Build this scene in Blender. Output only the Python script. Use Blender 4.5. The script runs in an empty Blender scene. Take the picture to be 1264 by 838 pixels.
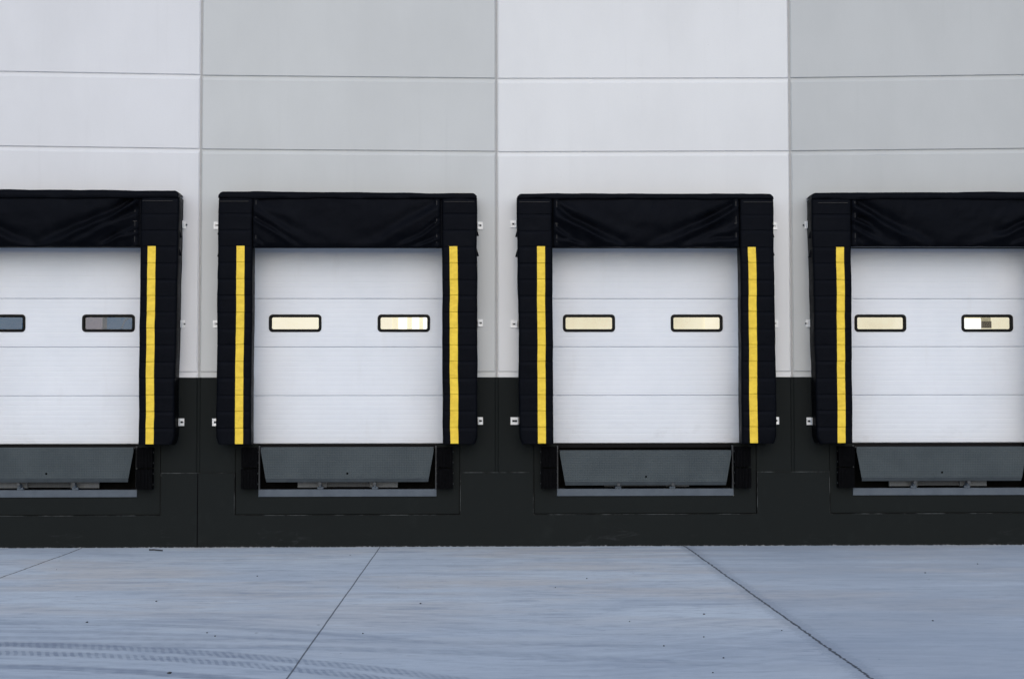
import bpy, bmesh, math, random
from mathutils import Vector, Matrix, noise

rnd = random.Random(7)
S = bpy.context.scene
C = S.collection
R = math.radians
BAY = 3.66
BAYS = [-5.49, -1.83, 1.83, 5.49]

# ------------------------------------------------------------------ helpers
class MB:
    def __init__(self):
        self.v, self.f, self.m, self.s = [], [], [], []
    def vert(self, p):
        self.v.append(tuple(p)); return len(self.v) - 1
    def face(self, idx, mat=0, smooth=False):
        self.f.append(tuple(idx)); self.m.append(mat); self.s.append(smooth)
    def quad(self, a, b, c, d, mat=0, smooth=False):
        self.face([self.vert(a), self.vert(b), self.vert(c), self.vert(d)], mat, smooth)
    def box(self, x0, x1, y0, y1, z0, z1, mat=0):
        p = [self.vert((x, y, z)) for z in (z0, z1) for y in (y0, y1) for x in (x0, x1)]
        for q in ((0, 2, 3, 1), (4, 5, 7, 6), (0, 1, 5, 4), (2, 6, 7, 3), (0, 4, 6, 2), (1, 3, 7, 5)):
            self.face([p[i] for i in q], mat)
    def tube(self, a, b, r, n=12, mat=0):
        a, b = Vector(a), Vector(b); d = (b - a).normalized()
        u = d.orthogonal().normalized(); w = d.cross(u)
        A, B = [], []
        for i in range(n):
            t = 2 * math.pi * i / n
            o = (u * math.cos(t) + w * math.sin(t)) * r
            A.append(self.vert(a + o)); B.append(self.vert(b + o))
        for i in range(n):
            j = (i + 1) % n
            self.face([A[i], A[j], B[j], B[i]], mat, True)
        self.face(A[::-1], mat); self.face(B, mat)
    def grid(self, rows, mat=0, smooth=True, closed=False, skip=None):
        idx = [[self.vert(p) for p in r] for r in rows]
        n = len(idx[0])
        for i in range(len(idx) - 1):
            for j in range(n if closed else n - 1):
                if skip and skip(i, j): continue
                k = (j + 1) % n
                self.face([idx[i][j], idx[i][k], idx[i + 1][k], idx[i + 1][j]], mat, smooth)
        return idx
    def build(self, name, mats, parent=None, bevel=0, seg=2, recalc=True):
        me = bpy.data.meshes.new(name)
        me.from_pydata(self.v, [], self.f)
        if not isinstance(mats, (list, tuple)): mats = [mats]
        for m in mats: me.materials.append(m)
        me.polygons.foreach_set('material_index', self.m)
        me.polygons.foreach_set('use_smooth', self.s)
        if recalc:
            bm = bmesh.new(); bm.from_mesh(me)
            bmesh.ops.recalc_face_normals(bm, faces=bm.faces)
            bm.to_mesh(me); bm.free()
        me.update()
        o = bpy.data.objects.new(name, me); C.objects.link(o)
        if parent:
            o.parent = parent
        if bevel:
            b = o.modifiers.new('bevel', 'BEVEL'); b.width = bevel; b.segments = seg
            b.limit_method = 'ANGLE'; b.angle_limit = R(40)
        return o

def thing(name, label, cat, loc=(0, 0, 0), group=None):
    o = bpy.data.objects.new(name, None); C.objects.link(o)
    o.empty_display_size = .2
    o.location = loc
    o['label'] = label; o['category'] = cat
    if group: o['group'] = group
    return o

def nz(x, y, z=0.0, oct=3):
    return noise.fractal((x, y, z), 1.0, 2.0, oct)

# ------------------------------------------------------------------ node helper
class NT:
    def __init__(self, name):
        self.mat = bpy.data.materials.new(name); self.mat.use_nodes = True
        self.t = self.mat.node_tree; self.n = self.t.nodes; self.n.clear()
        self.out = self.new('ShaderNodeOutputMaterial')
    def new(self, t, **k):
        n = self.n.new(t)
        for a, b in k.items(): setattr(n, a, b)
        return n
    def put(self, sock, v):
        if isinstance(v, bpy.types.NodeSocket): self.t.links.new(v, sock)
        elif v is not None:
            if isinstance(v, (tuple, list)) and len(v) == 3 and sock.type == 'RGBA': v = (*v, 1)
            sock.default_value = v
    def math(self, op, a, b=None, c=None, clamp=False):
        n = self.new('ShaderNodeMath', operation=op, use_clamp=clamp)
        self.put(n.inputs[0], a)
        if b is not None: self.put(n.inputs[1], b)
        if c is not None: self.put(n.inputs[2], c)
        return n.outputs[0]
    def coord(self):
        return self.new('ShaderNodeNewGeometry').outputs['Position']
    def sep(self, v):
        n = self.new('ShaderNodeSeparateXYZ'); self.put(n.inputs[0], v); return n.outputs
    def comb(self, x, y, z):
        n = self.new('ShaderNodeCombineXYZ')
        for i, q in enumerate((x, y, z)): self.put(n.inputs[i], q)
        return n.outputs[0]
    def scale(self, v, s):
        n = self.new('ShaderNodeVectorMath', operation='MULTIPLY')
        self.put(n.inputs[0], v); n.inputs[1].default_value = s; return n.outputs[0]
    def noise(self, v, sc, det=4, rough=.55, dist=0):
        n = self.new('ShaderNodeTexNoise'); self.put(n.inputs['Vector'], v)
        n.inputs['Scale'].default_value = sc; n.inputs['Detail'].default_value = det
        n.inputs['Roughness'].default_value = rough; n.inputs['Distortion'].default_value = dist
        return n.outputs[0]
    def ramp(self, v, a, b, lo=0.0, hi=1.0):
        n = self.new('ShaderNodeMapRange', interpolation_type='SMOOTHSTEP')
        self.put(n.inputs[0], v)
        n.inputs[1].default_value = a; n.inputs[2].default_value = b
        n.inputs[3].default_value = lo; n.inputs[4].default_value = hi
        return n.outputs[0]
    def mix(self, f, a, b, mode='MIX'):
        n = self.new('ShaderNodeMix', data_type='RGBA', blend_type=mode)
        self.put(n.inputs[0], f); self.put(n.inputs[6], a); self.put(n.inputs[7], b)
        return n.outputs[2]
    def bump(self, h, strength=.3, dist=.01, normal=None):
        n = self.new('ShaderNodeBump'); n.inputs['Strength'].default_value = strength
        n.inputs['Distance'].default_value = dist; self.put(n.inputs['Height'], h)
        if normal is not None: self.put(n.inputs['Normal'], normal)
        return n.outputs[0]
    def bsdf(self, col, rough=.7, spec=.5, metal=0.0, normal=None, sheen=0):
        n = self.new('ShaderNodeBsdfPrincipled')
        self.put(n.inputs['Base Color'], col); self.put(n.inputs['Roughness'], rough)
        n.inputs['Specular IOR Level'].default_value = spec
        n.inputs['Metallic'].default_value = metal
        if normal is not None: self.put(n.inputs['Normal'], normal)
        self.t.links.new(n.outputs[0], self.out.inputs[0])
        return n

def mul3(c, k): return tuple(x * k for x in c)

# ------------------------------------------------------------------ materials
def painted_concrete(name, col, scuff=False):
    t = NT(name); p = t.coord()
    big = t.noise(t.scale(p, (1, 1, .55)), .8, 5, .6)
    fine = t.noise(p, 60, 3, .6)
    streak = t.noise(t.scale(p, (9, 9, .35)), 1.0, 4, .6)
    c = t.mix(t.ramp(big, .3, .7), mul3(col, .955), mul3(col, 1.03))
    c = t.mix(t.ramp(streak, .55, .8, 0, .35), c, mul3(col, .90))
    c = t.mix(t.ramp(fine, .4, .75, 0, .25), c, mul3(col, .92))
    # tiny pin holes in the cast face
    vor = t.new('ShaderNodeTexVoronoi'); t.put(vor.inputs['Vector'], p); vor.inputs['Scale'].default_value = 5
    hole = t.ramp(vor.outputs['Distance'], .012, .03, .5, 0)
    c = t.mix(t.math('MULTIPLY', hole, t.ramp(big, .5, .6)), c, mul3(col, .55))
    if scuff:
        z = t.sep(p)[2]; x = t.sep(p)[0]
        low = t.ramp(z, .02, .32, 1, 0)
        n1 = t.noise(t.scale(p, (1.4, 1, 5.0)), 2.2, 6, .65, 1.2)
        n2 = t.noise(t.scale(p, (1, 1, 1.5)), .9, 2)
        sc = t.math('MULTIPLY', t.ramp(n1, .56, .70, 0, .75), t.math('MULTIPLY', low, t.ramp(n2, .42, .6)))
        c = t.mix(sc, c, (.030, .033, .035))
        # a chalky rim where the slab was poured against the wall
        n3 = t.noise(t.scale(p, (1, 1, .2)), 22, 5, .75)
        edge = t.math('ADD', z, t.math('MULTIPLY', t.math('SUBTRACT', n3, .44), .07))
        c = t.mix(t.ramp(edge, .0, .012, .85, 0), c, (.26, .27, .29))
        c = t.mix(t.ramp(t.noise(t.scale(p, (1, 1, .6)), 2.6, 6, .7), .55, .8, 0, .45), c, mul3(col, 1.7))
    h = t.math('ADD', t.math('MULTIPLY', fine, .5), t.noise(p, 14, 4, .6))
    t.bsdf(c, .82 if not scuff else .7, .3 if not scuff else .06, normal=t.bump(h, .12, .006))
    return t.mat

M = {}
M['white'] = painted_concrete('white_painted_concrete', (.655, .668, .682))
M['grey'] = painted_concrete('grey_painted_concrete', (.510, .528, .533))
M['grey_falloff'] = painted_concrete('grey_concrete_falloff', (.462, .480, .486))  # grey darkened to paint in the light falloff at the right end
M['white_falloff'] = painted_concrete('white_concrete_falloff', (.625, .638, .665))  # white darkened to paint in the light falloff at the left end
M['dark'] = painted_concrete('dark_painted_concrete', (.0108, .0130, .0132), True)

def seal_mat():
    t = NT('joint_sealant'); p = t.coord()
    c = t.mix(t.noise(p, 14, 3), (.40, .40, .40), (.30, .30, .30)); t.bsdf(c, .7, .3); return t.mat
M['sealant'] = seal_mat()

def fabric():
    t = NT('black_vinyl_fabric'); p = t.coord()
    n = t.noise(p, 5, 4, .6); fine = t.noise(p, 260, 2, .5)
    c = t.mix(t.ramp(n, .35, .7), (.0016, .0019, .0028), (.0026, .0029, .0040))
    dust = t.noise(t.scale(p, (3, 3, 1.2)), 2.0, 6, .7)
    c = t.mix(t.ramp(dust, .6, .85, 0, .3), c, (.010, .010, .011))
    h = t.math('ADD', t.math('MULTIPLY', fine, .12), t.noise(p, 9, 4, .55))
    b = t.bsdf(c, t.ramp(n, .3, .7, .40, .56), .055, normal=t.bump(h, .35, .012))
    b.inputs['Specular Tint'].default_value = (.60, .70, 1.0, 1); return t.mat
M['fabric'] = fabric()

def caulk():
    t = NT('cracked_caulk_glint'); p = t.coord()
    n = t.noise(t.scale(p, (1, 1, 1)), 2.2, 6, .75)
    c = t.mix(t.ramp(n, .46, .62), (.009, .010, .010), (.062, .068, .070)); t.bsdf(c, .8, .1); return t.mat
M['caulk'] = caulk()

def simple(name, a, b, sc=8, rough=.6, spec=.4, metal=0, bump=.1, st=(1, 1, 1)):
    t = NT(name); p = t.coord()
    n = t.noise(t.scale(p, st), sc, 5, .6)
    t.bsdf(t.mix(t.ramp(n, .3, .7), a, b), rough, spec, metal, normal=t.bump(n, bump, .006)); return t.mat

M['stitch'] = simple('grey_stitching', (.010, .010, .012), (.022, .022, .023), 20)
def yellow():
    t = NT('yellow_guide_vinyl'); p = t.coord()
    n = t.noise(t.scale(p, (1, 1, 2)), 7, 5, .6); w = t.noise(t.scale(p, (4, 1, 14)), 2, 4, .6, .8)
    c = t.mix(t.ramp(n, .3, .7), (.69, .475, .030), (.82, .59, .048))
    c = t.mix(t.ramp(w, .55, .75, 0, .5), c, (.54, .35, .03))
    gr = t.noise(t.scale(p, (6, 1, 1.5)), 2.5, 7, .75)
    c = t.mix(t.ramp(gr, .60, .80, 0, .45), c, (.20, .15, .05))
    t.bsdf(c, .55, .35, normal=t.bump(w, .35, .01)); return t.mat
M['yellow'] = yellow()

def door_paint():
    t = NT('white_door_paint'); p = t.coord()
    n = t.noise(p, 1.3, 4, .6); d = t.noise(t.scale(p, (2.5, 1, .5)), 2, 5, .65)
    c = t.mix(t.ramp(n, .3, .7), (.658, .695, .752), (.698, .732, .787))
    c = t.mix(t.ramp(d, .55, .85, 0, .3), c, (.57, .58, .60))
    zz = t.sep(p)[2]; low = t.ramp(zz, 1.25, 1.75, 1, 0)
    gr = t.noise(t.scale(p, (1.2, 1, 3.5)), 2.4, 6, .7, .6)
    c = t.mix(t.math('MULTIPLY', t.ramp(gr, .52, .72, 0, .22), low), c, (.42, .42, .43))
    grain = t.noise(t.scale(p, (3, 1, 90)), 1.5, 3, .6)
    c = t.mix(t.ramp(grain, .45, .75, 0, .08), c, (.50, .52, .57))
    t.bsdf(c, .5, .35, normal=t.bump(t.noise(p, 120, 2), .05, .002)); return t.mat
M['door'] = door_paint()
M['rubber'] = simple('black_rubber', (.0015, .0016, .0022), (.0030, .0032, .0040), 30, .7, .03, 0, .25)
M['weather'] = simple('black_weatherstrip', (.004, .004, .005), (.006, .006, .007), 30, .6, .08)
M['frame'] = simple('black_window_frame', (.004, .004, .004), (.007, .007, .007), 20, .45, .12)
M['galv'] = simple('galvanised_steel', (.78, .80, .82), (.62, .64, .66), 25, .45, .5, .25, .05)
M['steel'] = simple('grey_painted_steel', (.085, .105, .130), (.068, .085, .108), 6, .55, .25, 0, .1)
M['steel_light'] = simple('worn_grey_steel', (.105, .115, .125), (.08, .088, .097), 12, .55, .4, 0, .1, (4, 1, 1))
M['steel_dark'] = simple('dark_grey_steel', (.055, .06, .065), (.04, .044, .05), 12, .6, .35, 0, .1, (4, 1, 1))
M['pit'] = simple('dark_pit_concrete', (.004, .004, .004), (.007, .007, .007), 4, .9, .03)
M['stone'] = simple('dark_pebble', (.03, .032, .036), (.07, .072, .08), 60, .9, .2)

def lip_mat():
    t = NT('grey_tread_plate'); p = t.coord(); s = t.sep(p)
    k = 150.0
    a = t.math('SINE', t.math('MULTIPLY', t.math('ADD', s[0], s[2]), k))
    b = t.math('SINE', t.math('MULTIPLY', t.math('SUBTRACT', s[0], s[2]), k))
    ck = t.math('MULTIPLY', a, b)
    n = t.noise(p, 2.2, 5, .65); f = t.noise(p, 40, 3)
    c = t.mix(t.ramp(n, .3, .7), (.036, .048, .056), (.050, .064, .072))
    c = t.mix(t.ramp(ck, .1, .9, 0, .35), c, (.070, .088, .098))
    c = t.mix(t.ramp(f, .55, .8, 0, .25), c, (.036, .045, .05))
    t.bsdf(c, .55, .22, normal=t.bump(ck, .35, .004)); return t.mat
M['lip'] = lip_mat()
M['lip_plain'] = simple('grey_lip_edge', (.040, .050, .058), (.052, .063, .072), 8, .5, .25)

def glass():
    t = NT('window_glass')
    tr = t.new('ShaderNodeBsdfTransparent'); tr.inputs[0].default_value = (.93, .95, .94, 1)
    gl = t.new('ShaderNodeBsdfGlossy'); gl.inputs['Roughness'].default_value = .03
    fr = t.new('ShaderNodeFresnel'); fr.inputs[0].default_value = 1.5
    m = t.new('ShaderNodeMixShader'); t.put(m.inputs[0], fr.outputs[0])
    t.t.links.new(tr.outputs[0], m.inputs[1]); t.t.links.new(gl.outputs[0], m.inputs[2])
    p = t.coord(); n = t.noise(t.scale(p, (1, 1, 2.5)), 6, 6, .7, .5)
    df = t.new('ShaderNodeBsdfDiffuse'); df.inputs[0].default_value = (.45, .44, .40, 1)
    m2 = t.new('ShaderNodeMixShader'); t.put(m2.inputs[0], t.ramp(n, .42, .78, .0, .05))
    t.t.links.new(m.outputs[0], m2.inputs[1]); t.t.links.new(df.outputs[0], m2.inputs[2])
    t.t.links.new(m2.outputs[0], t.out.inputs[0]); return t.mat
M['glass'] = glass()

def glowing(name, a, b, k, sc=1.2):  # emission in the colour stands in for lamplight inside the hall
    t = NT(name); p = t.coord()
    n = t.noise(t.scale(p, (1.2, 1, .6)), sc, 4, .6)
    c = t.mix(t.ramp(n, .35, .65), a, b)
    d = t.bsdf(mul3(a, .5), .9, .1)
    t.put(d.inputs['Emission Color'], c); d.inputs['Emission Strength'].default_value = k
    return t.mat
M['in_cream'] = glowing('glowing_cream_wall', (.76, .69, .51), (.90, .83, .66), .90)
M['in_pale'] = glowing('glowing_pale_wall', (.93, .85, .68), (.97, .90, .74), .92)
M['in_white'] = glowing('daylight_opening', (1.0, 1.0, .97), (1.0, .99, .95), 1.15)
M['in_tan'] = glowing('glowing_tan_panel', (.30, .27, .17), (.36, .32, .22), .8)  # tan surface with its own glow
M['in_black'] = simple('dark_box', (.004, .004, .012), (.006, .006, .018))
M['in_blue'] = glowing('blue_reflection_glow', (.030, .095, .20), (.05, .13, .25), .66, .8)  # blue glow imitates sky reflected in the leftmost panes
M['in_mauve'] = glowing('glowing_mauve_wall', (.16, .165, .23), (.20, .20, .27), .7)
M['in_slate'] = glowing('glowing_slate_post', (.055, .08, .12), (.07, .095, .14), .7)

def ground_mat():
    t = NT('broom_finished_concrete'); p = t.coord(); s = t.sep(p); X, Y = s[0], s[1]
    warp = t.noise(t.scale(p, (.12, .4, 1)), 1.0, 3, .5)
    Yw = t.math('ADD', Y, t.math('MULTIPLY', t.math('SUBTRACT', warp, .5), .35))
    Xp = t.math('ADD', X, 3.71)
    XX = t.math('MULTIPLY', Xp, t.math('ABSOLUTE', Xp))
    # curved path the trucks take while backing in, strongest far from the wall and on the left
    curve = t.math('ADD', t.math('MULTIPLY', Xp, -.09), t.math('MULTIPLY', XX, -.085))
    far = t.math('MULTIPLY', t.ramp(Y, -7.6, -4.4, 1, 0), t.ramp(X, -.8, 2.6, 1, .12))
    Yc = t.math('SUBTRACT', Yw, t.math('MULTIPLY', curve, far))
    K = (1.24, 1.39, 1.54)
    def k(a, b, c): return (a * K[0], b * K[1], c * K[2])
    # cloudy tone, blotches, warm laitance patches
    base = t.noise(t.scale(p, (.30, .75, 1)), .9, 7, .62)
    c = t.mix(t.ramp(base, .30, .70), k(.345, .352, .368), k(.435, .435, .435))
    blot = t.noise(t.scale(p, (.7, 1.6, 1)), 1.5, 8, .72, .5)
    c = t.mix(t.ramp(blot, .50, .70, 0, .55), c, k(.30, .308, .325))
    pit = t.noise(t.scale(p, (1, 1.6, 1)), 11, 6, .75)
    c = t.mix(t.ramp(pit, .55, .72, 0, .45), c, k(.27, .278, .295))
    c = t.mix(t.ramp(pit, .45, .30, 0, .35), c, k(.48, .478, .47))
    warmn = t.noise(t.scale(p, (.30, .95, 1)), 1.0, 5, .6, .4)
    warea = t.math('MULTIPLY', t.ramp(warmn, .42, .62, 0, .75), t.ramp(Y, -7.5, -4.5, .25, 1))
    c = t.mix(warea, c, (.50, .49, .485))
    # drag streaks, from broad to hairline
    def streak(sx, sy, seed, lo, hi, amt, col, yy=None, rough=.7):
        nonlocal c
        v = t.comb(t.math('MULTIPLY', X, sx), t.math('MULTIPLY', yy or Yc, sy), seed)
        n = t.noise(v, 1.0, 7, rough)
        # broken up lengthwise, so that no streak is one smooth stroke
        b = t.noise(t.comb(t.math('MULTIPLY', X, sx * 4), t.math('MULTIPLY', Y, sy * .5), seed + 5), 1.0, 6, .75)
        z = t.noise(t.scale(p, (.35, .9, 1)), 1.3, 5, .65, .4) if seed in (3.0, 4.0, 6.0, 9.0) else None
        m = t.math('MULTIPLY', t.ramp(n, lo, hi, 0, amt), t.ramp(b, .34, .60, .15, 1))
        if z is not None: m = t.math('MULTIPLY', m, t.ramp(z, .38, .62, .15, 1))
        c = t.mix(m, c, col); return n
    streak(.16, 2.4, 1.0, .49, .66, .68, k(.235, .248, .278))
    streak(.30, 6.5, 3.0, .50, .66, .70, k(.225, .238, .268))
    streak(.30, 6.0, 9.0, .52, .68, .45, k(.47, .468, .465))
    streak(.7, 19., 4.0, .51, .68, .58, k(.225, .238, .268))
    streak(.7, 21., 6.0, .55, .70, .40, k(.49, .488, .48))
    s3 = streak(2.2, 55., 7.0, .52, .70, .40, k(.24, .25, .275), Y)
    streak(1.1, 9., 12.0, .58, .68, .70, k(.155, .17, .21), Y)
    # short scuffs and worn pale patches
    sh = t.noise(t.comb(t.math('MULTIPLY', X, 1.1), t.math('MULTIPLY', Yw, 4.2), 21.0), 1.0, 9, .74, .3)
    c = t.mix(t.ramp(sh, .51, .65, 0, .66), c, k(.215, .228, .258))
    c = t.mix(t.ramp(sh, .46, .33, 0, .50), c, k(.475, .475, .47))
    sh2 = t.noise(t.comb(t.math('MULTIPLY', X, 3.2), t.math('MULTIPLY', Yw, 14.0), 31.0), 1.0, 8, .75)
    c = t.mix(t.ramp(sh2, .53, .66, 0, .66), c, k(.20, .213, .245))
    c = t.mix(t.ramp(sh2, .45, .33, 0, .40), c, k(.49, .488, .48))
    # darker, greyer slab to the right of the ragged joint
    st = t.math('MULTIPLY', t.ramp(X, 2.28, 2.34), t.ramp(t.noise(t.scale(p, (.45, .9, 1)), .9, 7, .68, .5), .32, .62, .35, 1))
    c = t.mix(t.math('MULTIPLY', st, .62), c, k(.245, .258, .285))
    # tyre tracks
    def track(a, b, q, w, amt, frq, fade0, fade1, tread):
        nonlocal c
        line = t.math('ADD', t.math('ADD', a, t.math('MULTIPLY', Xp, b)), t.math('MULTIPLY', XX, q))
        jit = t.math('MULTIPLY', t.math('SUBTRACT', t.noise(t.scale(p, (1.2, 0, 0)), 1.5, 3), .5), .05)
        d = t.math('ADD', t.math('SUBTRACT', Y, line), jit)
        soft = t.math('MULTIPLY', t.math('SUBTRACT', t.noise(t.scale(p, (3, 8, 1)), 2.0, 5, .7), .5), w * .8)
        ad = t.math('ADD', t.math('ABSOLUTE', d), soft)
        band = t.ramp(ad, w * .5, w * 1.1, 1, 0)
        ph = t.math('ADD', t.math('MULTIPLY', X, frq), t.math('ADD', t.math('MULTIPLY', d, frq * .35), t.math('MULTIPLY', t.noise(t.scale(p, (1, 1, 0)), 6, 3), 5)))
        tr = t.ramp(t.math('SINE', ph), -.6, .6, 1 - tread, 1)
        brk = t.math('MULTIPLY', t.ramp(t.noise(t.scale(p, (1.2, 3, 1)), 1.4, 6, .7), .30, .60, .55, 1), t.ramp(t.noise(t.scale(p, (5, 40, 1)), 1.0, 5, .7), .32, .58, .45, 1))
        m = t.math('MULTIPLY', t.math('MULTIPLY', band, tr), t.math('MULTIPLY', brk, t.math('MULTIPLY', t.ramp(X, fade0, fade1, 1, 0), amt)))
        c = t.mix(m, c, k(.105, .118, .150))
    track(-7.05, -.12, -.09, .13, .92, 105, -1.0, .9, .42)
    track(-7.40, -.08, -.098, .115, .92, 105, -1.2, .6, .60)
    track(-7.90, -.10, -.088, .11, .92, 42, -2.0, -.7, .15)
    track(-6.05, -.05, -.085, .09, .50, 40, -1.8, .6, .1)
    track(-6.45, -.08, -.06, .08, .40, 40, -2.2, -.4, .1)
    track(-6.75, -.05, -.012, .10, .34, 40, .6, 2.6, .3)
    track(-7.05, -.03, -.030, .12, .42, 40, .9, 2.4, .3)
    # light falling off away from the wall, painted into the colour
    c = t.mix(t.ramp(Y, -4.5, -9.5, 0, .40), c, k(.285, .298, .325))
    # specks and stains
    for sc, r0, r1, th in ((2.1, .012, .040, .55), (4.3, .010, .045, .62)):
        vor = t.new('ShaderNodeTexVoronoi'); t.put(vor.inputs['Vector'], t.scale(p, (1, .8, 0))); vor.inputs['Scale'].default_value = sc
        sp = t.math('MULTIPLY', t.ramp(vor.outputs['Distance'], r0, r1, .75, 0), t.ramp(t.sep(vor.outputs['Color'])[0], th, th + .05))
        c = t.mix(sp, c, (.085, .098, .125))
    # saw-cut joints: neat on the left, ragged and dirty on the right
    wob = t.math('SUBTRACT', t.noise(t.comb(0, Y, 0), 7, 8, .8), .5)
    rag = t.math('SUBTRACT', t.noise(t.scale(p, (1, 1, 0)), 26, 5, .75), .5)
    wob2 = t.math('SUBTRACT', t.noise(t.comb(3, Y, 0), 1.2, 3), .5)
    def joint(x, w, wa, wb, wr, col, amt):
        nonlocal c
        d = t.math('SUBTRACT', X, x)
        d = t.math('ADD', d, t.math('MULTIPLY', wob, wa)); d = t.math('ADD', d, t.math('MULTIPLY', wob2, wb))
        d = t.math('ADD', d, t.math('MULTIPLY', rag, wr))
        m = t.ramp(t.math('ABSOLUTE', d), w * .45, w, amt, 0)
        c = t.mix(m, c, col); return m
    joint(2.31, .12, .12, .03, .34, k(.18, .19, .215), .40)
    m3 = joint(2.31, .0145, .085, .03, .055, (.030, .036, .050), .95)
    m2 = joint(-1.43, .0088, .008, .012, .006, (.06, .068, .085), .9)
    m1 = joint(-5.05, .015, .05, .05, .03, (.075, .062, .060), .85)
    joint(-8.75, .012, .02, .02, .01, (.06, .068, .085), .9)
    fine = t.noise(p, 85, 4, .65)
    c = t.mix(t.ramp(fine, .42, .75, 0, .30), c, k(.25, .26, .28))
    h = t.math('ADD', t.math('MULTIPLY', s3, .6), t.math('MULTIPLY', fine, .6))
    for m in (m1, m2, m3): h = t.math('SUBTRACT', h, t.math('MULTIPLY', m, 1.5))
    t.bsdf(c, .82, .22, normal=t.bump(h, .25, .006)); return t.mat
M['ground'] = ground_mat()

# ------------------------------------------------------------------ ground
g = MB()
xs = [-300, -60, -20, -10, 0, 10, 20, 60, 300]; ys = [-300, -60, -20, -10, 0.0]
g.grid([[(x, y, 0) for x in xs] for y in ys], smooth=False)
apron = g.build('ground', M['ground'], recalc=False); apron['kind'] = 'structure'
e = MB(); e.quad((-300, .5, -.3), (300, .5, -.3), (300, 300, -.3), (-300, 300, -.3))
er = e.build('ground_beyond', M['ground'], recalc=False); er['kind'] = 'structure'

# ------------------------------------------------------------------ the warehouse wall
WALL = thing('warehouse_wall', 'long tilt-up concrete warehouse wall in white and grey panels above a dark painted base', 'wall', (0, 0, 0))
H = 9.0
LINES = {  # slight out-of-level casting of the reveals, per panel: (left z, right z)
    -7.32: ((5.874, 5.824), (4.944, 4.901)),
    -3.66: ((5.816, 5.792), (4.896, 4.876)),
    0.0: ((5.789, 5.808), (4.870, 4.891)),
    3.66: ((5.809, 5.872), (4.890, 4.938)),
}
def panel(x0, top, zA, zB, dock=True):
    x1 = x0 + BAY; c = (x0 + x1) / 2
    gap, ch = .011, .016
    mb = MB()
    cols = [(x0 + gap, .016), (x0 + gap + ch, 0)]
    if dock: cols += [(c - 1.378, 0), (c - 1.22, 0), (c + 1.22, 0), (c + 1.378, 0)]
    cols += [(x1 - gap - ch, 0), (x1 - gap, .016)]
    rows = [(.9085, .9085, 0, 1)]
    if dock: rows += [(1.25, 1.25, 0, 1)]
    def reveal(zl, zr, mat_below):
        return [(zl - .058, zr - .058, 0, mat_below), (zl - .010, zr - .010, .019, 0), (zl + .004, zr + .004, .019, 0), (zl + .007, zr + .007, 0, 0)]
    rows += [(2.075, 2.075, 0, 1)] + [(2.088, 2.088, 0, 0), (2.137, 2.137, .017, 0), (2.148, 2.148, .017, 0), (2.151, 2.151, 0, 0)]
    if dock: rows += [(3.687, 3.687, 0, 0)]
    rows += reveal(*zB, 0) + reveal(*zA, 0) + [(H, H, 0, 0)]
    pts = []
    for zl, zr, d, m in rows:
        r = []
        for x, dx in cols:
            z = zl + (zr - zl) * (x - x0) / BAY
            r.append((x, max(d, dx), z))
        pts.append(r)
    idx = [[mb.vert(p) for p in r] for r in pts]
    for i in range(len(rows) - 1):
        for j in range(len(cols) - 1):
            zc = (pts[i][j][2] + pts[i + 1][j][2]) / 2; xc = abs((cols[j][0] + cols[j + 1][0]) / 2 - c)
            if dock and ((xc < 1.37 and zc < 1.25) or (xc < 1.21 and zc < 3.687)): continue
            mb.face([idx[i][j], idx[i][j + 1], idx[i + 1][j + 1], idx[i + 1][j]], 1 if zc < 2.075 else 0)
    T = .172
    if dock:   # jambs and head of the opening
        for s in (-1, 1):
            x = c + s * 1.22
            mb.quad((x, 0, 1.25), (x, T, 1.25), (x, T, 2.075), (x, 0, 2.075), 1)
            mb.quad((x, 0, 2.075), (x, T, 2.075), (x, T, 3.687), (x, 0, 3.687), 0)
        mb.quad((c - 1.22, 0, 3.687), (c + 1.22, 0, 3.687), (c + 1.22, T, 3.687), (c - 1.22, T, 3.687), 1)  # head underside coloured dark to deepen the shade above the door
    for x in (x0 + gap, x1 - gap):   # edges and top
        mb.quad((x, .016, .9085), (x, T, .9085), (x, T, 2.075), (x, .016, 2.075), 1)
        mb.quad((x, .016, 2.075), (x, T, 2.075), (x, T, H), (x, .016, H), 0)
    mb.quad((x0 + gap, .0, H), (x1 - gap, .0, H), (x1 - gap, T, H), (x0 + gap, T, H), 0)
    o = mb.build('wall_panel', [top, M['dark']], WALL, recalc=False)
    return o
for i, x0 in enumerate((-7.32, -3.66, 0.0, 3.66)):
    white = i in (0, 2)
    o = panel(x0, M[('white_falloff', 'grey', 'white', 'grey_falloff')[i]], *LINES[x0])
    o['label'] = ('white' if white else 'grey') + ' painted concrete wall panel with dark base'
for x0, m in ((-14.64, 'white'), (-10.98, 'grey'), (7.32, 'white'), (10.98, 'grey')):
    o = panel(x0, M[m], (5.874, 5.874), (4.944, 4.944), False)
for x in (-10.98, -7.32, -3.66, 0, 3.66, 7.32, 10.98):
    mb = MB()
    mb.box(x - .0108, x + .0108, .012, .10, 2.0755, H - .01)
    mb.build('joint_sealant', M['sealant'], WALL)
    mb = MB()
    mb.box(x - .0108, x + .0108, .014, .10, .909, 2.0752)
    mb.build('joint_sealant', M['dark'], WALL)

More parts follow.
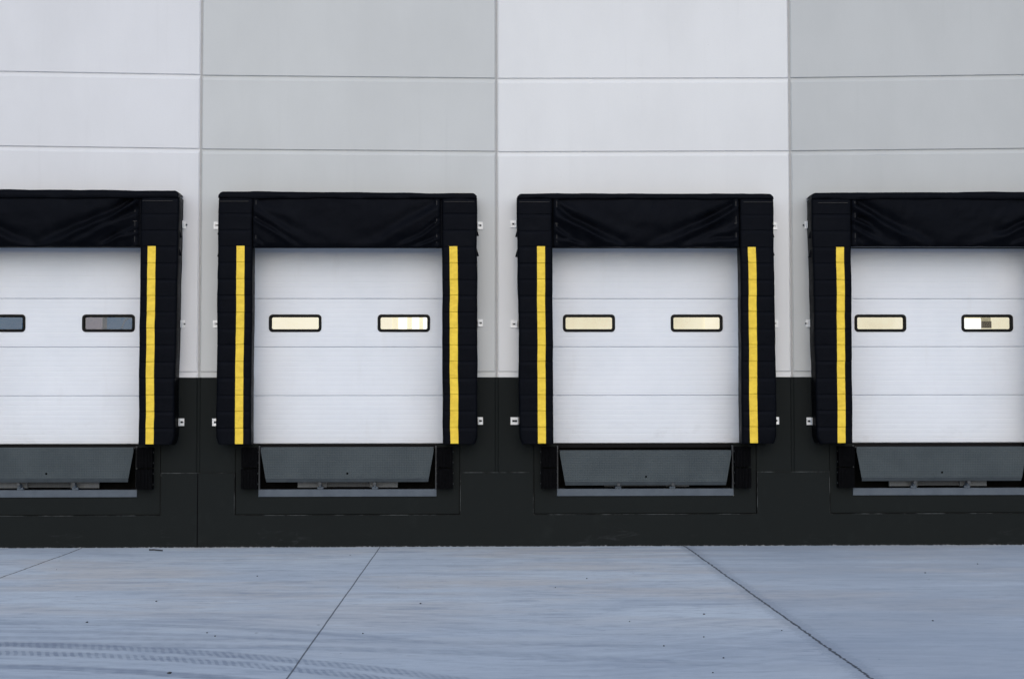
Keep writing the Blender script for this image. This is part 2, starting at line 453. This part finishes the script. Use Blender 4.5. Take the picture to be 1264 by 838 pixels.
# the poured foundation wall below the panels stands 9 mm proud
F0 = -.009
mb = MB()
xb = [-14.64]
for c in BAYS: xb += [c - 1.378, c + 1.378]
xb += [14.64]
zb = [-.3, .393, .908]
for i in range(len(xb) - 1):
    for k in range(2):
        if k == 1 and i % 2 == 1: continue
        mb.quad((xb[i], F0, zb[k]), (xb[i + 1], F0, zb[k]), (xb[i + 1], F0, zb[k + 1]), (xb[i], F0, zb[k + 1]))
    if i % 2 == 0:
        mb.quad((xb[i], F0, .908), (xb[i + 1], F0, .908), (xb[i + 1], .10, .914), (xb[i], .10, .914))
    else:
        a, b = xb[i], xb[i + 1]
        mb.quad((a, F0, .393), (b, F0, .393), (b, .06, .393), (a, .06, .393))
        mb.quad((a, F0, .393), (a, .06, .393), (a, .06, .908), (a, F0, .908))
        mb.quad((b, F0, .393), (b, .06, .393), (b, .06, .908), (b, F0, .908))
mb.build('foundation_wall', M['dark'], WALL, recalc=False)
for i in range(0, len(xb) - 1, 2):      # pale bead imitating the light caught along the ledge
    mb = MB(); mb.box(xb[i] + .004, xb[i + 1] - .004, F0 - .004, F0 + .006, .9015, .9105)
    mb.build('caulk_glint_bead', M['caulk'], WALL)
for c in BAYS:
    mb = MB(); mb.box(c - 1.378, c + 1.378, F0 - .003, F0 + .01, .386, .3945); mb.build('caulk_glint_bead', M['caulk'], WALL)
    for q in (-1, 1):
        mb = MB(); x = c + q * 1.382; mb.box(x - .004, x + .004, F0 - .0035, F0 + .01, .395, .9005); mb.build('caulk_glint_bead', M['caulk'], WALL)
# vertical score in the foundation under the first joint
mb = MB(); mb.box(-3.666, -3.654, F0 - .0015, F0 + .004, .0, .905)
mb.build('joint_sealant', M['rubber'], WALL)

for c in BAYS:   # cast-in surround of each leveler pit, set back a little with a caulked gap
    mb = MB(); Y = .008; o = 1.370; i = 1.092
    def q(a, b, z0, z1): mb.quad((c + a, Y, z0), (c + b, Y, z0), (c + b, Y, z1), (c + a, Y, z1))
    q(-o, o, .402, .612); q(-o, -i, .612, 1.25); q(i, o, .612, 1.25)
    for s in (-1, 1):
        x = c + s * o; mb.quad((x, Y, .402), (x, .06, .402), (x, .06, 1.25), (x, Y, 1.25))
    mb.build('pit_surround', M['dark'], WALL, recalc=False)
    mb = MB(); y = .05; a, b = 1.40, 1.10
    P = [(-a, .38), (a, .38), (a, 1.25), (b, 1.25), (b, .61), (-b, .61), (-b, 1.25), (-a, 1.25)]
    v = [mb.vert((c + px, y, pz)) for px, pz in P]
    mb.face([v[0], v[1], v[4], v[5]]); mb.face([v[1], v[2], v[3], v[4]]); mb.face([v[0], v[5], v[6], v[7]])
    mb.build('joint_backing', M['dark'], WALL, recalc=False)

# hall behind the doors
def inner(name, x0, x1, z0, z1, y, m):
    mb = MB(); mb.quad((x0, y, z0), (x1, y, z0), (x1, y, z1), (x0, y, z1)); return mb.build(name, m, WALL, recalc=False)
inner('interior_wall', -3.6, 14, 0, 8, 5.0, M['in_cream'])
inner('interior_wall', -14, -3.6, 0, 8, 5.0, M['in_blue'])
mb = MB(); mb.quad((-3.6, .3, 0), (-3.6, 5, 0), (-3.6, 5, 8), (-3.6, .3, 8)); mb.build('interior_partition', M['in_slate'], WALL, recalc=False)
mb = MB(); mb.quad((-14.64, .17, H - .02), (14.64, .17, H - .02), (14.64, 6, H - .02), (-14.64, 6, H - .02)); mb.build('roof', M['sealant'], WALL, recalc=False)
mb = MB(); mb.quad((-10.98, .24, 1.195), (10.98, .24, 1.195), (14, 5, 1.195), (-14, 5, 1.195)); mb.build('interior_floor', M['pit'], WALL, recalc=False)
inner('pale_panel', -3.55, -1.60, 1.4, 5, 4.97, M['in_pale'])
for a, b in ((-1.50, -1.366), (-1.287, -1.174), (-1.113, -1.05)):
    inner('interior_window', a, b, 2.45, 3.6, 4.95, M['in_white'])
inner('pale_panel', 3.35, 3.95, 1.6, 4.4, 4.97, M['in_pale'])
inner('interior_window', 7.25, 7.75, 2.3, 3.085, 4.95, M['in_white'])
inner('tan_panel', 7.751, 7.91, 3.045, 3.4, 4.96, M['in_tan'])
mb = MB(); mb.box(7.753, 7.90, 4.90, 4.955, 2.935, 3.042); mb.build('dark_box', M['in_black'], WALL)
inner('mauve_panel', -6.45, -6.13, 1.6, 5, 4.95, M['in_mauve'])
inner('slate_post', -6.13, -6.06, 1.3, 6, 4.90, M['in_slate'])
inner('mauve_panel', -8.45, -8.02, 1.6, 5, 4.95, M['in_mauve'])
mb = MB()
pts = [Vector((-5.66 + .16 * math.cos(a), 4.85, 2.86 + .24 * math.sin(a))) for a in [R(180 - 10 * k) for k in range(10)]]
for a, b in zip(pts[:-1], pts[1:]): mb.tube(a, b, .008, 6)
mb.build('hose', M['in_slate'], WALL)

# ------------------------------------------------------------------ doors
DY = .18
def section(c, z0, z1, wins, parent):
    mb = MB()
    xs = [c - 1.25]
    for wc in wins: xs += [wc - .295, wc + .295]
    xs += [c + 1.25]
    prof = [(z0 - .012, .030), (z0 + .001, .016), (z0 + .006, .002)]
    n = 10
    for k in range(1, n):
        zr = z0 + (z1 - z0) * k / n
        prof += [(zr - .012, 0), (zr - .003, .0010), (zr + .003, .0010), (zr + .012, 0)]
    prof += [(z1 - .010, 0), (z1 - .004, .006), (z1 - .001, .016)]
    if wins:
        wz0, wz1 = 2.752 - .085, 2.752 + .085
        prof = [p for p in prof if abs(p[0] - wz0) > .004 and abs(p[0] - wz1) > .004]
        def dep(z):
            for a, b in zip(prof[:-1], prof[1:]):
                if a[0] <= z <= b[0]: return a[1] + (b[1] - a[1]) * (z - a[0]) / (b[0] - a[0])
            return 0
        prof = sorted(prof + [(wz0, dep(wz0)), (wz1, dep(wz1))])
    def skip(i, j):
        return bool(wins) and j % 2 == 1 and prof[i][0] >= wz0 - 1e-6 and prof[i + 1][0] <= wz1 + 1e-6
    mb.grid([[(x, DY + d, z) for x in xs] for z, d in prof], smooth=False, skip=skip)
    if not wins:
        mb.quad((c - 1.25, DY + .05, z0), (c + 1.25, DY + .05, z0), (c + 1.25, DY + .05, z1), (c - 1.25, DY + .05, z1))
    return mb.build('door_section', M['door'], parent, recalc=False)

def rrect(w, h, r, n=6):
    p = []
    for cx, cz, a0 in ((w / 2 - r, h / 2 - r, 0), (-w / 2 + r, h / 2 - r, 90), (-w / 2 + r, -h / 2 + r, 180), (w / 2 - r, -h / 2 + r, 270)):
        for k in range(n + 1):
            a = R(a0 + 90 * k / n); p.append((cx + r * math.cos(a), cz + r * math.sin(a)))
    return p

def window(wc, zc, parent):
    mb = MB()
    rings = [(.654, .220, .048, .002), (.650, .216, .046, -.010), (.636, .202, .040, -.016), (.602, .168, .028, -.016), (.584, .150, .020, -.008), (.580, .146, .018, .03)]
    rows = [[(wc + x, DY + y, zc + z) for x, z in rrect(w, h, r)] for w, h, r, y in rings]
    mb.grid(rows, closed=True, smooth=True)
    f = mb.build('window', M['frame'], parent)
    mb = MB(); pr = [mb.vert((wc + x, DY + .006, zc + z)) for x, z in rrect(.586, .152, .018)]; mb.face(pr)
    mb.build('pane', M['glass'], f, recalc=False)
    return f

DOORS = [
    ('white sectional dock door cut by the left photo edge, its windows dark blue', 'leftmost'),
    ('white sectional dock door under a grey panel, right window showing bright vertical stripes', ''),
    ('white sectional dock door under the full white panel, both windows plain cream', ''),
    ('white sectional dock door cut by the right photo edge, one window half white with dark box', ''),
]
DROP = [0.0, 0.0, -.008, -.002]
for c, (lab, _) in zip(BAYS, DOORS):
    D = thing('dock_door', lab, 'door', (0, 0, 0), 'white dock doors in the warehouse wall')
    D.location = (c, DY, 1.25)
    inv = Matrix.Translation((-c, -DY, -1.25))
    ch = []
    zs = [1.257, 1.852, 2.456, 3.058, 3.74, 4.2]
    for k in range(5):
        wins = [c - .675, c + .675] if k == 2 else []
        ch.append(section(c, zs[k], zs[k + 1], wins, D))
    for s in (-.675, .675): ch.append(window(c + s, 2.752, D))
    mb = MB(); mb.box(c - 1.25, c + 1.25, DY - .014, DY + .045, 1.2000, 1.2560); ch.append(mb.build('bottom_seal', M['weather'], D, .004))
    for o in ch: o.matrix_parent_inverse = inv

# ------------------------------------------------------------------ dock seals
FY = -.28
def side_pad(c, s, seed, outer, inner_, lean, root):
    """Tall foam pad wrapped in overlapping pleats; s=-1 left, +1 right (bay side offsets)."""
    rr = random.Random(seed)
    mb = MB(); st = MB()
    ztop, zbot = 4.262, 1.262
    n = 15
    zs = [ztop - (ztop - zbot) * k / n for k in range(n + 1)]
    zs = [z + (rr.uniform(-.006, .006) if 0 < k < n else 0) for k, z in enumerate(zs)]
    def ring(z, out, b):
        # section seen from above: inner back, inner front (bevelled), front, outer front, outer back
        t = (ztop - z) / (ztop - zbot)
        xi = inner_ + lean[0] * t + .006 * nz(z * 2.1, seed * 3.3)
        xo = outer + lean[1] * t + .010 * nz(z * 1.7, seed * 5.1 + 9)
        cut = 0
        if t > .987: cut = .030 * (t - .987) / .013 + .004
        elif t > .965: cut = .004 * (t - .965) / .022
        xo -= cut
        fy = FY - out + .006 * nz(z * 2.6, seed * 1.7 + 4)
        P = [(xi + .012, -.005), (xi + .006, FY * .5), (xi + .001, fy + .03), (xi + .006, fy + .008), (xi + .03, fy)]
        m = 8
        for k in range(1, m):
            x = xi + .03 + (xo - xi - .06) * k / m
            P.append((x, fy - .004 * math.sin(math.pi * k / m) + .004 * nz(x * 5, z * 7, seed)))
        P += [(xo - .03, fy), (xo - .006 + out * .3, fy + .008), (xo + out * .5, fy + .03), (xo + out * .5 - .002, FY * .5), (xo - .006, -.005)]
        return [(c + s * x, y, z) for x, y in P]
    rows = []
    for k in range(n):
        z0, z1 = zs[k], zs[k + 1]
        sag = rr.uniform(.8, 1.4)
        for f, o in ((0, .0), (.25, .0006), (.6, .0013 * sag), (.93, .0019 * sag), (.985, .0020 * sag), (.999, .0014)):
            rows.append(ring(z0 + (z1 - z0) * f, o, k))
        rows.append(ring(z1 + .0004, -.0006, k))
    idx = mb.grid(rows, smooth=True)
    mb.face(idx[-1]); mb.face(idx[0][::-1])
    pad = mb.build('side_pad', M['fabric'], root, recalc=True)
    # the yellow stripe is pleated with the pad
    w0, w1 = .094, .191
    ks = 3
    for k in range(ks, n):
        z0, z1 = zs[k], zs[k + 1]
        if k == n - 1: z1 += .004
        def sp(z, o):
            t = (ztop - z) / (ztop - zbot); xi = inner_ + lean[0] * t + .006 * nz(z * 2.1, seed * 3.3)
            fy = FY - o + .006 * nz(z * 2.6, seed * 1.7 + 4) - .0085
            return [(c + s * (xi + w0 + (w1 - w0) * q / 4 + .002 * nz(z * 3, seed + 5)), fy - .0025 * math.sin(math.pi * q / 4) + .003 * nz(q * .7, z * 12, seed), z) for q in range(5)]
        sag = rr.uniform(.8, 1.4)
        rws = [sp(z0 + (z1 - z0) * f, o) for f, o in ((0.0, .0005), (.3, .0015), (.6, .0025 * sag), (.93, .0045 * sag), (.985, .0048 * sag))]
        last = [(x, y + .003, z - .0015) for x, y, z in rws[-1]]
        st.grid(rws + [last], smooth=True)
    st.build('guide_stripe', M['yellow'], pad, recalc=False)
    return pad

def head_pad(c, seed, ol, orr, ztl, ztr, zb, root):
    rr = random.Random(seed)
    mb = MB()
    nx, nzr = 150, 40
    hw = 1.172
    folds = []
    for s in (-1, 1):
        w0 = 4.23 + rr.uniform(-.04, .03); n = rr.choice((3, 4))
        for q in range(n):
            f = q / (n - 1)
            folds.append((s, w0 - .40 * f + rr.uniform(-.04, .04), 1.02 - .72 * f + rr.uniform(-.16, .22), .046 - .026 * f + rr.uniform(-.006, .010), (.062 - .028 * f) * rr.uniform(.55, 1.35), rr.uniform(0, 50)))
    folds.append((rr.choice((-1, 1)), 4.28, 1.5, .06, .018, 3.3))
    def front(x, z):
        y = FY + .012
        y -= .018 * math.sin(math.pi * min(max((z - zb) / (4.26 - zb), 0), 1))
        for s, w0, L, sg, A, ph in folds:
            u = hw + s * x if s < 0 else hw - x
            if s < 0: u = x + hw
            if u < 0 or u > L * 1.2: continue
            line = w0 - (w0 - zb - .03) * (u / L) ** .86 + .045 * nz(u * 1.8, ph) * min(1, u * 4)
            A2 = A * (.75 + .8 * nz(u * 2.2, ph + 9))
            d = (z - line) / (sg * (1 + .5 * u))
            fade = min(u / .08, 1) * max(0, 1 - (u / (L * 1.15)) ** 3)
            y += A2 * fade * (d * math.exp(-d * d * .6)) * 1.2
        y += .012 * nz(x * 1.6, z * 2.4, seed * 2.0) + .004 * nz(x * 6, z * 6, seed)
        # hem along the bottom
        if z < zb + .045: y += .006
        # vertical welded strips
        for s in (-1, 1):
            d = abs(x - s * 1.098)
            if abs(x) > 1.132: y = FY + .035
            elif d < .03: y = min(y, FY + .004) + (.003 if abs(d - .022) < .004 else 0)
        return y
    rows = []
    zs = [zb + (4.285 - zb) * (k / nzr) for k in range(nzr + 1)]
    rows.append([(c - hw + 2 * hw * i / nx, -.01, zb + .02) for i in range(nx + 1)])
    rows.append([(c - hw + 2 * hw * i / nx, FY * .6, zb + .004) for i in range(nx + 1)])
    for k, z in enumerate(zs):
        r = []
        for i in range(nx + 1):
            x = -hw + 2 * hw * i / nx
            zz = z + (.004 * nz(x * 2.3, seed * 4.4) if k == 0 else 0)
            r.append((c + x, front(x, z) + (.012 if k == 0 else 0), zz))
        rows.append(r)
    rows.append([(c - hw + 2 * hw * i / nx, -.005, 4.27) for i in range(nx + 1)])
    mb.grid(rows, smooth=True)
    hp = mb.build('head_pad', M['fabric'], root, recalc=False)
    # rolled cover along the top
    mb = MB(); hw2 = 1.577
    rows = []
    n2 = 140
    for i in range(n2 + 1):
        x = -hw2 + 2 * hw2 * i / n2; xx = -ol + (ol + orr) * i / n2
        e = 1 - max(0, (abs(x) - (hw2 - .05)) / .05)          # rounded ends
        f = (x + hw2) / (2 * hw2)
        zt = ztl + (ztr - ztl) * f + .007 * nz(x * 2.2, seed * 7.1) - .035 * (1 - e) ** 2
        zl = 4.245 + .012 * nz(x * 1.9, seed * 2.9 + 3)
        bulge = .012 * nz(x * 4, seed + 11)
        P = [(-.004, zt - .004), (FY * .5, zt), (FY + .014, zt - .002), (FY + .002 + bulge * .5, zt - .012), (FY - .008 + bulge, (zt + zl) / 2 + .006), (FY - .010 + bulge * .6, zl + .010), (FY - .003, zl), (FY + .02, zl + .004)]
        rows.append([(c + xx, y, z) for y, z in P])
    idx = mb.grid(rows, smooth=True)
    mb.face(idx[0]); mb.face(idx[-1][::-1])
    mb.build('top_cover', M['fabric'], root, recalc=False)
    # stitched lines on the cover and the strips
    mb = MB()
    for s in (-1, 1):
        for k in range(1):
            z = 4.205 + rr.uniform(-.006, .006)
            a, b = sorted((s * 1.19, s * 1.555))
            mb = MB(); mb.box(c + a, c + b, FY - .0125, FY - .0112, z, z + .005); mb.build('stitching', M['stitch'], hp)
        x = s * 1.098; mb = MB()
        mb.box(c + x - .003, c + x + .003, FY + .0005, FY + .003, zb + .06, 4.22)
        z = 3.945 + rr.uniform(-.02, .02)
        mb.box(c + x - .022, c + x + .026, FY - .004, FY + .001, z, z + .007)
        mb.build('stitching', M['stitch'], hp)
    return hp

def bracket(c, s, z, root, xo):
    mb = MB(); h = .046
    x0 = xo; x1 = 1.660
    def bx(xa, xb, ya, yb, za, zb):
        a, b = sorted((c + s * xa, c + s * xb)); mb.box(a, b, ya, yb, za, zb)
    # plate with a slot, made of four strips
    bx(x0 - .02, x1, -.012, -.004, z + .012, z + h)
    bx(x0 - .02, x1, -.012, -.004, z - h, z - .012)
    bx(x1 - .022, x1, -.012, -.004, z - .012, z + .012)
    bx(x0 - .02, x0 + .012, -.012, -.004, z - .012, z + .012)
    bx(x0 + .001, x0 + .008, -.075, -.012, z - h, z + h)
    br = mb.build('mounting_bracket', M['galv'], root, .002)
    mb = MB(); mb.tube((c + s * (x0 + .04), -.02, z), (c + s * (x0 + .04), -.003, z), .010, 8)
    mb.build('bolt', M['steel_dark'], br)
    return br

SEALS = [
    'black pleated dock seal with yellow stripe, cut off by the left edge of the photo',
    'black pleated dock seal with two yellow stripes, second from left, below a grey wall panel',
    'black pleated dock seal with two yellow stripes, third from left, below the white wall panel',
    'black pleated dock seal with yellow stripe, cut off by the right edge of the photo',
]
PADS = [  # (left inner, left outer, left lean), (right inner, right outer, right lean)
    ((1.150, 1.572, (.0, .01)), (1.162, 1.626, (-.002, -.032))),
    ((1.136, 1.556, (.004, .012)), (1.158, 1.588, (.012, .010))),
    ((1.152, 1.582, (-.008, -.020)), (1.144, 1.562, (.006, .018))),
    ((1.140, 1.634, (.014, -.042)), (1.150, 1.575, (.004, .01))),
]
HEADS = [(4.364, 4.340, 3.655), (4.336, 4.316, 3.646), (4.314, 4.318, 3.656), (4.330, 4.352, 3.670)]
for b, c in enumerate(BAYS):
    T = thing('dock_seal', SEALS[b], 'dock seal', (c, 0, 1.262), 'black dock seals around the doors')
    inv = Matrix.Translation((-c, 0, -1.262))
    before = set(C.objects)
    for k, s in ((0, -1), (1, 1)):
        i_, o_, ln = PADS[b][k]
        side_pad(c, s, b * 2 + k + 3, o_, i_, ln, T)
        for z in (3.958, 2.741, 1.528): bracket(c, s, z + rnd.uniform(-.012, .012), T, o_ + ln[1] * (4.26 - z) / 3.0 + .004)
        # loose ends of the pleat fabric that stick out at the edge
        for z in (3.90, 3.66):
            z += rnd.uniform(-.02, .02); xo = o_ - .006
            p = [(c + s * xo, -.20, z), (c + s * (xo + .010), -.20, z - .03), (c + s * (xo + .030), -.19, z - .10), (c + s * xo, -.20, z - .105)]
            mb = MB(); mb.quad(*p); q = [(x, y + .03, zz) for x, y, zz in p]
            mb.quad(*q); mb.quad(p[0], p[1], q[1], q[0]); mb.quad(p[1], p[2], q[2], q[1])
            mb.build('loose_flap', M['fabric'], T, recalc=False)
    head_pad(c, b * 5 + 2, PADS[b][0][1] - .002, PADS[b][1][1] - .002, *HEADS[b], T)
    for o in set(C.objects) - before:
        if o.parent == T: o.matrix_parent_inverse = inv

# ------------------------------------------------------------------ dock levelers
LEV = [
    'grey steel dock leveler with stored lip under the leftmost door, cut by photo edge',
    'grey steel dock leveler with stored lip under the second door from left',
    'grey steel dock leveler whose lip hangs lowest, with a black gap above, third from left',
    'grey steel dock leveler with stored lip under the rightmost door, cut by photo edge',
]
LIPZ = [(1.222, .800), (1.221, .795), (1.176, .748), (1.214, .793)]
for b, c in enumerate(BAYS):
    T = thing('dock_leveler', LEV[b], 'dock leveler', (c, 0, .615), 'grey dock levelers below the doors')
    inv = Matrix.Translation((-c, 0, -.615)); before = set(C.objects)
    zt, zb = LIPZ[b]
    yo, yi = -.058, -.043
    # hanging lip: wide at the top, tapering down, lower edge bent back
    mb = MB()
    out = [(-1.052, zt), (-1.056, zt - .045), (-.996, zb + .045), (.996, zb + .045), (1.056, zt - .045), (1.052, zt)]
    for y in (yo, yi):
        mb.face([mb.vert((c + x, y, z)) for x, z in out])
    n = len(out)
    for i in range(n):
        j = (i + 1) % n
        if i == 2: continue
        mb.quad((c + out[i][0], yo, out[i][1]), (c + out[j][0], yo, out[j][1]), (c + out[j][0], yi, out[j][1]), (c + out[i][0], yi, out[i][1]))
    lip = mb.build('lip', M['lip'], T, recalc=False)
    mb = MB()
    mb.quad((c - .996, yo, zb + .045), (c + .996, yo, zb + .045), (c + .988, yo + .018, zb), (c - .988, yo + .018, zb))
    mb.quad((c - .988, yo + .018, zb), (c + .988, yo + .018, zb), (c + .988, yo + .034, zb + .004), (c - .988, yo + .034, zb + .004))
    mb.build('lip_edge', M['lip_plain'], lip, recalc=False)
    mb = MB(); mb.tube((c + .002, yo - .001, zb + .105), (c + .002, yo + .004, zb + .105), .0135, 14)
    mb.build('lip_hole', M['rubber'], lip)
    # deck and header
    mb = MB(); mb.box(c - 1.055, c + 1.055, -.03, .225, zt - .03, zt - .004); mb.build('deck_plate', M['steel_dark'], T, .003)
    # pit
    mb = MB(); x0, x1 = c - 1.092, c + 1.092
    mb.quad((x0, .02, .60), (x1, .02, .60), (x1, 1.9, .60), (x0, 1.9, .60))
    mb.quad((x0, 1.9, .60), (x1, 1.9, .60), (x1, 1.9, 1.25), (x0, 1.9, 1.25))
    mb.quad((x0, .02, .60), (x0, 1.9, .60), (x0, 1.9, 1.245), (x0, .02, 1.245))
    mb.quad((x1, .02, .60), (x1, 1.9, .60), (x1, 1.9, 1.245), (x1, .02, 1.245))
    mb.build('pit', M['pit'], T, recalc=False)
    mb = MB(); mb.box(c - 1.24, c + 1.24, .232, .27, .61, 1.26); mb.build('leak_blocker', M['pit'], T)  # black box added behind the door to block hall light leaking out
    # front curb angle with lip keepers
    mb = MB(); mb.box(c - 1.09, c + 1.09, -.004, .10, .615, .703); sill = mb.build('front_curb', M['steel'], T, .003)
    for s in (-1, 1):
        mb = MB(); a, bb = sorted((c + s * 1.09, c + s * 1.074)); mb.box(a, bb, -.006, .05, .7035, 1.235)
        mb.build('side_angle', M['steel_dark'], T, .002)
    d = -.018 if b == 2 else 0
    for s in (-1, 1):
        x = c + s * .334
        mb = MB(); mb.box(x - .036, x + .036, .004, .06, .7035, .735)
        mb.box(x - .014, x + .014, -.03, .05, .735, .775 + d)
        kp = mb.build('lip_keeper', M['steel'], T, .004)
        mb = MB(); mb.tube((x, -.066, .775 + d), (x, -.01, .775 + d), .020, 12)
        
        mb.build('keeper_pin', M['steel_dark'], kp)
    l, r = {0: (-.62, .61), 1: (-.62, .61), 2: (-.50, .55), 3: (-.62, .60)}[b]
    mb = MB(); mb.box(c + l, c - .262, .07, .11, .722, .830)
    mb.build('header_plate', M['steel_dark'] if b == 2 else M['steel_light'], T, .003)
    mb = MB(); mb.box(c + .262, c + r, .07, .11, .722, .830); mb.build('header_plate', M['steel_light'], T, .003)
    mb = MB(); mb.box(c - .260, c + .260, .082, .11, .728, .83); mb.build('header_plate', M['steel_dark'], T, .003)
    for o in set(C.objects) - before:
        if o.parent == T: o.matrix_parent_inverse = inv

# ------------------------------------------------------------------ bumpers
ORD = ['leftmost door', 'second door from left', 'third door from left', 'rightmost door']
for b, c in enumerate(BAYS):
    for s, nm in ((-1, 'left'), (1, 'right')):
        x = c + s * 1.193
        T = thing('dock_bumper', 'black laminated rubber bumper at the lower %s corner of the %s' % (nm, ORD[b]), 'bumper', (x, 0, .71), 'black rubber dock bumpers below the seals')
        inv = Matrix.Translation((-x, 0, -.71)); before = set(C.objects)
        for k, (z0, z1) in enumerate(((.712, .962), (.972, 1.222))):
            dx = rnd.uniform(-.006, .006) + (.005 if k == 0 else 0)
            mb = MB(); n = 11; w = .196
            for i in range(n):
                a = x + dx - w / 2 + w * i / n
                dep = -.108 + rnd.uniform(-.006, .004)
                mb.box(a + .0012, a + w / n - .0012, dep, .006, z0 + rnd.uniform(0, .005), z1 - rnd.uniform(0, .005))
            mb.box(x + dx - w / 2 + .004, x + dx + w / 2 - .004, -.095, .004, z0 + .008, z1 - .008)
            bl = mb.build('rubber_block', M['rubber'], T, .0015, 1)
            for q in (z0 + .06, z1 - .06):
                mb = MB(); mb.tube((x + dx - w / 2 - .006, -.05, q), (x + dx + w / 2 + .006, -.05, q), .009, 8)
                mb.build('tie_rod', M['steel_dark'], bl)
        for o in set(C.objects) - before:
            if o.parent == T: o.matrix_parent_inverse = inv

# ------------------------------------------------------------------ loose stones on the apron
ST = [(-3.08, -4.79), (-2.29, -6.57), (-2.22, -8.23), (-2.2, -6.73), (-1.71, -.95), (-.72, -5.01), (-2.47, -2.95), (.87, -3.25), (1.01, -6.09), (.52, -3.94), (1.14, -7.26), (1.67, -5.71), (1.49, -7.76), (2.14, -6.58), (1.49, -6.87), (1.33, -8.3), (5.22, -2.08), (4.4, -2.88), (3.46, -6.12), (-1.09, -6.64), (-4.69, -2.31), (-3.36, -6.01)]
for i, (x, y) in enumerate(ST):
    bm = bmesh.new(); bmesh.ops.create_icosphere(bm, subdivisions=2, radius=1)
    r = rnd.uniform(.005, .009) * (1.5 if i == 2 else 1)
    for v in bm.verts:
        k = 1 + .35 * nz(v.co.x * 1.3 + i * 7, v.co.y * 1.3, v.co.z * 1.3)
        v.co = Vector((v.co.x * 1.25 * r * k, v.co.y * r * k, v.co.z * .6 * r * k))
    me = bpy.data.meshes.new('small_stone'); bm.to_mesh(me); bm.free(); me.materials.append(M['stone'])
    o = bpy.data.objects.new('small_stone', me); C.objects.link(o)
    o.location = (x, y, r * .42); o.rotation_euler = (0, 0, rnd.uniform(0, 6))
    o['label'] = 'tiny dark stone lying loose on the concrete apron'; o['category'] = 'stone'; o['group'] = 'loose stones scattered on the concrete'
# a bent twig near the wall
mb = MB(); P = [(-4.16, -.36, .012), (-4.10, -.40, .016), (-4.03, -.42, .012), (-3.99, -.41, .009)]
for a, b in zip(P[:-1], P[1:]): mb.tube(a, b, .009, 6)
o = mb.build('debris_twig', M['stone']); o['label'] = 'short dark twig lying on concrete close to the wall base'; o['category'] = 'twig'

# ------------------------------------------------------------------ light
EL, AZ = 30.0, 179.0     # azimuth measured clockwise from +Y (north)
w = bpy.data.worlds.new("World"); S.world = w; w.use_nodes = True
wt = w.node_tree; wt.nodes.clear()
sky = wt.nodes.new('ShaderNodeTexSky'); sky.sky_type = 'NISHITA'; sky.sun_disc = False
sky.sun_elevation = R(EL); sky.sun_rotation = R(AZ)
sky.air_density = 1.0; sky.dust_density = 1.5; sky.ozone_density = 1.2
bg = wt.nodes.new('ShaderNodeBackground'); bg.inputs[1].default_value = .15
wo = wt.nodes.new('ShaderNodeOutputWorld')
wt.links.new(sky.outputs[0], bg.inputs[0]); wt.links.new(bg.outputs[0], wo.inputs[0])
sd = bpy.data.lights.new('sun', 'SUN'); sd.energy = 1.25; sd.angle = R(110); sd.color = (.965, .97, .975)
so = bpy.data.objects.new('sun', sd); C.objects.link(so)
dirv = Vector((math.sin(R(AZ)) * math.cos(R(EL)), math.cos(R(AZ)) * math.cos(R(EL)), math.sin(R(EL))))
so.rotation_euler = dirv.to_track_quat('Z', 'Y').to_euler(); so.location = (0, -10, 15)

# ------------------------------------------------------------------ camera
cd = bpy.data.cameras.new('camera'); cam = bpy.data.objects.new('camera', cd); C.objects.link(cam)
cd.sensor_width = 36; cd.sensor_fit = 'HORIZONTAL'; cd.lens = 1778.2332 / 1264 * 36
cd.clip_start = .1; cd.clip_end = 1500
yaw, pitch, roll = .0204, .0436, -.0012
f = Vector((math.sin(yaw) * math.cos(pitch), math.cos(yaw) * math.cos(pitch), math.sin(pitch)))
r = Vector((math.cos(yaw), -math.sin(yaw), 0)); u = r.cross(f)
r2 = math.cos(roll) * r + math.sin(roll) * u; u2 = -math.sin(roll) * r + math.cos(roll) * u
cam.matrix_world = Matrix(((r2.x, u2.x, -f.x, -.1735), (r2.y, u2.y, -f.y, -17.7702), (r2.z, u2.z, -f.z, 1.7653), (0, 0, 0, 1)))
S.camera = cam
S.view_settings.view_transform = 'Standard'; S.view_settings.look = 'None'
S.view_settings.exposure = 0; S.view_settings.gamma = 1
S.cycles.max_bounces = 8
